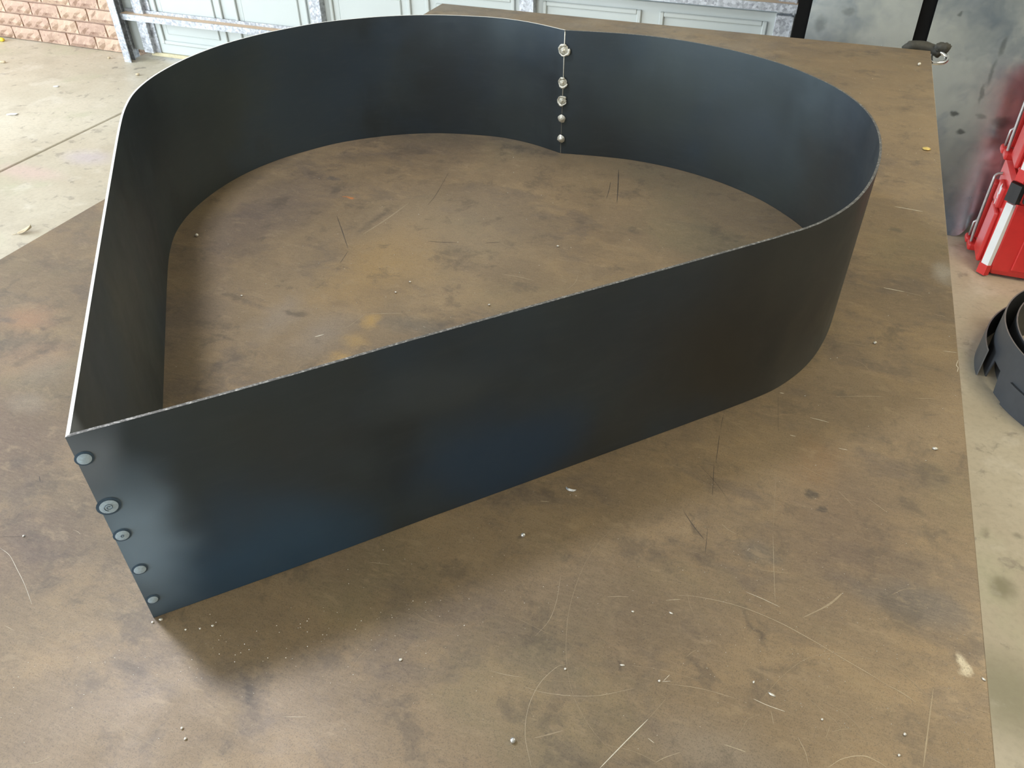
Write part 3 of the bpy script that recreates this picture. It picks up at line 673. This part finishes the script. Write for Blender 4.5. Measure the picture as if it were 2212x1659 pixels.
def sheet(name, x0, x1, zt, corner, label):
    # outline in (x, z): the wide sheet has its lower right corner cut away in a curve
    low = [(x0, 0.001), (x1, 0.001)]
    if corner:
        low = [(x0, 0.001), (.648, .001)] + [tuple(p) for p in [(v.x, v.y) for v in catmull([Vector((.648, .001, 0)), Vector((.672, .010, 0)), Vector((.700, .055, 0)), Vector((.735, .125, 0)), Vector((.80, .20, 0)), Vector((.95, .28, 0)), Vector((x1, .32, 0))], 5)][1:]]
    out = low + [(x1, zt), (x0, zt)]; n = len(out)
    V = [(x, lean_y(z), z) for x, z in out] + [(x, lean_y(z) + .003, z) for x, z in out]
    F = [tuple(range(n)), tuple(range(2 * n - 1, n - 1, -1))] + [(i, i + n, (i + 1) % n + n, (i + 1) % n) for i in range(n)]
    o = new_obj(name, V, F, M_sheet)
    bm = bmesh.new(); bm.from_mesh(o.data); bmesh.ops.recalc_face_normals(bm, faces=bm.faces); bm.to_mesh(o.data); bm.free()
    return tag(o, label, 'metal sheet')
sheet('steel_sheet', -.098, .296, 2.0, False, 'narrow bright bare steel sheet leaning behind the table')
sheet('steel_sheet', .347, 1.55, 2.0, True, 'wide blue-grey steel sheet leaning behind the red tool box')

# ================================================================== CLAMP ON THE TABLE CORNER
cz = TZ - .030
clamp = empty('ground_clamp', (.25, 2.65, cz), 'grimy dark clamp with chrome loop hanging at the table corner', 'clamp')
def organic(name, pts, radii, mat, parent, seed):
    rnd = random.Random(seed)
    P = catmull([Vector(p) for p in pts], 5); n = len(P)
    V, F = tube_geo(P, 1.0, 12, True, lambda t: radii[min(len(radii) - 1, int(t * (len(radii) - 1)))] * (1 - (t * (len(radii) - 1)) % 1) + radii[min(len(radii) - 1, int(t * (len(radii) - 1)) + 1)] * ((t * (len(radii) - 1)) % 1))
    V = [v + Vector((rnd.uniform(-1, 1), rnd.uniform(-1, 1), rnd.uniform(-1, 1))) * .0015 for v in V]
    return new_obj(name, V, F, mat, parent, True)
organic('clamp_arm', [(.205, 2.640, TZ - .012), (.225, 2.645, TZ + .000), (.255, 2.645, TZ + .000), (.285, 2.640, TZ - .004), (.300, 2.625, TZ - .010)], [.010, .016, .015, .014, .010], M_grime, clamp, 1)
organic('clamp_knob', [(.286, 2.632, TZ + .002), (.296, 2.630, TZ + .007), (.312, 2.628, TZ + .008), (.322, 2.628, TZ + .004)], [.010, .014, .014, .009], M_grime, clamp, 2)
loop = [(.262, 2.640, TZ - .004), (.290, 2.632, TZ - .002), (.305, 2.622, TZ - .004), (.3175, 2.610, TZ - .009), (.3205, 2.598, TZ - .014), (.313, 2.582, TZ - .018), (.297, 2.575, TZ - .020), (.282, 2.577, TZ - .020), (.279, 2.60, TZ - .018), (.279, 2.625, TZ - .012)]
tube('chrome_loop', catmull(loop, 6), .0055, M_chrome, clamp, 10)

# ================================================================== RED TOOL BOXES
def toolbox(z0, z1, x0, x1, y0, y1, label, strip, logo):
    t = empty('tool_box', ((x0 + x1) / 2, (y0 + y1) / 2, z0), label, 'tool box', 'stacked red tool boxes')
    zb = z0 + .012; zl = z1 - .075
    # body with slight taper and chamfered corners
    ch = .035; prof = []
    def ringp(z, ins):
        a, b, c, d = x0 + ins, x1 - ins, y0 + ins, y1 - ins
        return [(a + ch, c, z), (b - ch, c, z), (b, c + ch, z), (b, d - ch, z), (b - ch, d, z), (a + ch, d, z), (a, d - ch, z), (a, c + ch, z)]
    V = []; F = []
    for z, ins in ((zb, .012), (zb + .02, .004), (zl - .02, 0), (zl, 0)): V += ringp(z, ins)
    for j in range(3):
        for k in range(8): F.append((j * 8 + k, j * 8 + (k + 1) % 8, j * 8 + 8 + (k + 1) % 8, j * 8 + 8 + k))
    F += [tuple(range(7, -1, -1)), tuple(24 + k for k in range(8))]
    new_obj('body', V, F, M_red, t)
    V = []; F = []
    for z, ins in ((zl, .004), (zl + .008, -.004), (z1 - .012, -.004), (z1, .010)): V += ringp(z, ins)
    for j in range(3):
        for k in range(8): F.append((j * 8 + k, j * 8 + (k + 1) % 8, j * 8 + 8 + (k + 1) % 8, j * 8 + 8 + k))
    F += [tuple(range(7, -1, -1)), tuple(24 + k for k in range(8))]
    new_obj('lid', V, F, M_red, t)
    # recessed ribs on the front
    for i in range(3):
        xa = x0 + .10 + i * .15
        box('front_rib', (xa, y0 - .006, zb + .03), (xa + .10, y0 + .004, zl - .01), M_red, t, .003, 1)
        box('front_groove', (xa + .108, y0 - .001, zb + .03), (xa + .138, y0 + .002, zl - .01), M_redd, t)
    # pale corner guard on the front left and right chamfers, with red end caps
    for sx, cx_ in ((-1, x0), (1, x1)):
        n = Vector((sx, -1, 0)).normalized(); tv = Vector((1, sx, 0)).normalized() if sx > 0 else Vector((1, -1, 0)).normalized()
        base = Vector((cx_ - sx * ch * .5, y0 + ch * .5, 0))
        def slab(name, za, zb_, hw_, proud, mat):
            V = []
            for z in (za, zb_):
                for s, d in ((-1, -.003), (1, -.003), (.75, proud), (-.75, proud)): V.append(base + tv * (hw_ * s) + n * d + Vector((0, 0, z)))
            return new_obj(name, V, [(0, 1, 2, 3), (7, 6, 5, 4), (0, 4, 5, 1), (1, 5, 6, 2), (2, 6, 7, 3), (3, 7, 4, 0)], mat, t)
        slab('corner_guard', zb + .028, zl - .004, .019, .010, M_white)
        slab('corner_cap', zb - .006, zb + .034, .023, .014, M_red)
        slab('corner_latch', zl + .004, z1 - .004, .030, .018, M_blk)
    # latches
    for xa in (x0 + .040, x1 - .140):
        la = box('latch', (xa, y0 - .022, zl + .012), (xa + .10, y0 + .002, z1 + .018), M_blk, t, .006)
        box('latch_pin', (xa + .02, y0 - .0245, zl + .024), (xa + .027, y0 - .0215, zl + .031), M_redd, la, .001, 1)
    # side: bulging carry recess, pegs and bent wire handle
    for (ya, yb, za, zb2, pr) in ((y0 + .05, y0 + .17, zb + .02, zl - .06, .014), (y0 + .225, y1 - .025, zb + .03, zl - .02, .018), (y0 + .06, y0 + .15, zl - .05, zl + .03, .020)):
        box('side_bulge', (x0 - pr, ya, za), (x0 + .004, yb, zb2), M_red, t, .008)
    box('side_recess', (x0 - .003, y0 + .175, zb + .06), (x0 + .003, y0 + .215, zl - .03), M_blk, t, .001, 1)
    tube('wire_handle', catmull([(x0 - .022, y0 + .195, zb + .014), (x0 - .026, y0 + .20, zb + .10), (x0 - .026, y0 + .215, zl - .02), (x0 - .022, y0 + .222, zl + .012), (x0 + .002, y0 + .222, zl + .022)], 6), .0055, M_rod, t, 8)
    tube('wire_handle', [(x0 - .022, y0 + .265, zb + .01), (x0 - .024, y0 + .265, zb + .08), (x0 - .004, y0 + .265, zb + .10)], .005, M_rod, t, 8)
    box('handle_foot', (x0 - .034, y0 + .24, zb - .004), (x0 + .004, y0 + .29, zb + .022), M_red, t, .008)
    box('handle_foot', (x0 - .032, y0 + .170, zb + .000), (x0 + .004, y0 + .220, zb + .030), M_red, t, .008)
    if logo:   # fragment of the white script print beside the latch
        zc = zl - .012; xx = x0 - .0212
        for pl in ([(.000, .030), (.010, .048), (.016, .030), (.024, .040), (.022, .014), (.012, .006)], [(-.008, .010), (.004, .008), (.016, -.006), (.010, -.010)], [(.004, -.014), (.009, -.016), (.006, -.036), (.003, -.034)]):
            V = [(xx, y0 + .100 - a * 1.3, zc + b) for a, b in pl] + [(xx + .0012, y0 + .100 - a * 1.3, zc + b) for a, b in pl]; k = len(pl)
            F = [tuple(range(k)), tuple(range(2 * k - 1, k - 1, -1))] + [(i, i + k, (i + 1) % k + k, (i + 1) % k) for i in range(k)]
            new_obj('printed_mark', V, F, M_logo, t)
    for xa in (x0 + .03, x1 - .09):
        for ya in (y0 + .03, y1 - .09):
            box('foot', (xa, ya, z0), (xa + .06, ya + .06, zb), M_blk, t, .002, 1)
    return t
toolbox(0.0, .372, .722, 1.285, 3.06, 3.355, 'red plastic tool box with pale corner guards standing on the concrete floor', True, True)
toolbox(.373, .70, .722, 1.285, 3.06, 3.355, 'red plastic tool box stacked on top of another red tool box', True, False)

# ================================================================== BLACK RING ON THE FLOOR
rc = Vector((1.094, 2.435, 0)); ring = empty('fire_pit_ring', rc, 'dark grey painted round steel ring with notched rim on the floor', 'steel ring')
def wall_arc(name, R, th, a0, a1, zlo, zhi, mat, n=72, edge=True):
    V = []; F = []; fm = []
    for i in range(n + 1):
        a = a0 + (a1 - a0) * i / n; z0, z1 = (zlo(a) if callable(zlo) else zlo), (zhi(a) if callable(zhi) else zhi)
        for r, z in ((R, z0), (R, z1), (R - th, z1), (R - th, z0)): V.append((rc.x + r * math.cos(a), rc.y + r * math.sin(a), z))
    for i in range(n):
        for k in range(4):
            a = i * 4 + k; b = i * 4 + (k + 1) % 4; F.append((a, b, b + 4, a + 4)); fm.append(1 if (k == 1 and edge) else 0)
    F += [(3, 2, 1, 0), tuple(n * 4 + k for k in range(4))]; fm += [1, 1]
    o = new_obj(name, V, F, [mat, M_ringedge], ring, False, fm)
    bm = bmesh.new(); bm.from_mesh(o.data); bmesh.ops.recalc_face_normals(bm, faces=bm.faces); bm.to_mesh(o.data); bm.free()
    return o
pi = math.pi
def notch(a):
    d = math.degrees(a) % 360
    return .075 if 187 < d < 197 else 0.0
wall_arc('outer_wall', .392, .004, 0, 2 * pi, notch, .180, M_ring, 180)
wall_arc('inner_wall', .358, .004, 0, 2 * pi, 0.0, .180, M_ring, 96)
wall_arc('wing_plate', .419, .004, math.radians(138), math.radians(186), 0.0, .100, M_ring, 30)
wall_arc('wing_web', .4145, .022, math.radians(138), math.radians(140), 0.0, .096, M_ring, 4)
wall_arc('overlap_plate', .400, .0075, math.radians(206), math.radians(300), 0.0, .085, M_ring, 30, False)
a = math.radians(223)
tv = Vector((-math.sin(a), math.cos(a), 0)); nv = Vector((math.cos(a), math.sin(a), 0)); bc = rc + nv * .3925
V = [bc + tv * s * .03 + Vector((0, 0, z)) + nv * d for d in (.0, .0012) for s, z in ((-1, .092), (1, .108), (1, .118), (-1, .108))]
new_obj('slot', V, [(0, 1, 2, 3), (7, 6, 5, 4), (0, 4, 5, 1), (1, 5, 6, 2), (2, 6, 7, 3), (3, 7, 4, 0)], M_black, ring)

# ================================================================== LITTER ON THE FLOOR
def leaf(c, L, W, rot, name='dry_leaf'):
    V = []; F = []; n = 10
    for i in range(n + 1):
        t = i / n; wd = W * math.sin(math.pi * min(.98, t + .02)) ** .7; bend = .9 * t * t
        for s in (-1, -.5, 0, .5, 1):
            V.append((L * (t - .5) - .1 * L * t * t, wd * s + L * .28 * t * t, .003 + L * .16 * t ** 3 + abs(s) * W * .55 * (.3 + t)))
    for i in range(n):
        for k in range(4): a = i * 5 + k; F.append((a, a + 5, a + 6, a + 1))
    b = len(V); V += [(-L * .5, -.001, .003), (-L * .5, .001, .003), (-L * .85, .004, .002), (-L * .85, .002, .002)]; F.append((b, b + 1, b + 2, b + 3))
    o = new_obj(name, V, F, M_leaf, None, True); o.location = c; o.rotation_euler = (0, 0, rot)
    md = o.modifiers.new('thick', 'SOLIDIFY'); md.thickness = .0008
    return o
tag(leaf(on_z(56, 503, 0), .062, .017, .75), 'curled dry tan leaf on the concrete beside the table', 'leaf')
for i, (p, f, rt, lab, m) in enumerate([((28, 248), (2.2, 1.0, .25), .5, 'white paper scrap lying on the brightly lit concrete slab', M_paper),
                                       ((122, 188), (1.2, .6, .3), .5, 'small white fleck on concrete between paper scrap and garage door', M_paper),
                                       ((298, 163), (1.0, .7, .5), .2, 'pale crumb of debris on concrete in front of the garage door track', M_leaf),
                                       ((6, 136), (1.5, .7, .5), .3, 'pale dry scrap on concrete below the brick wall', M_leaf),
                                       ((236, 127), (.7, .5, .5), .3, 'tiny pale speck on concrete at the foot of the brick wall', M_leaf)]):
    lump('floor_scrap', on_z(p[0], p[1], 0), .014, m, lab, 'scrap', None, f, 300 + i, rt, .22, 2)
# yellow handle lying against the bricks
y0 = on_z(6, 88, 0)
yh = empty('yellow_handle', y0, 'yellow plastic tool handle lying at the foot of the brick wall', 'tool handle')
tube('grip', catmull([y0 + Vector((-.14, -.02, .013)), y0 + Vector((-.06, -.018, .013)), y0 + Vector((.0, -.016, .013)), y0 + Vector((.030, -.014, .013))], 5), .012, M_yellow, yh, 12, lambda t: .8 + .35 * t if t < .9 else .8)
tube('shaft', [y0 + Vector((-.32, -.022, .012)), y0 + Vector((-.135, -.020, .013))], .005, M_rod, yh, 8)
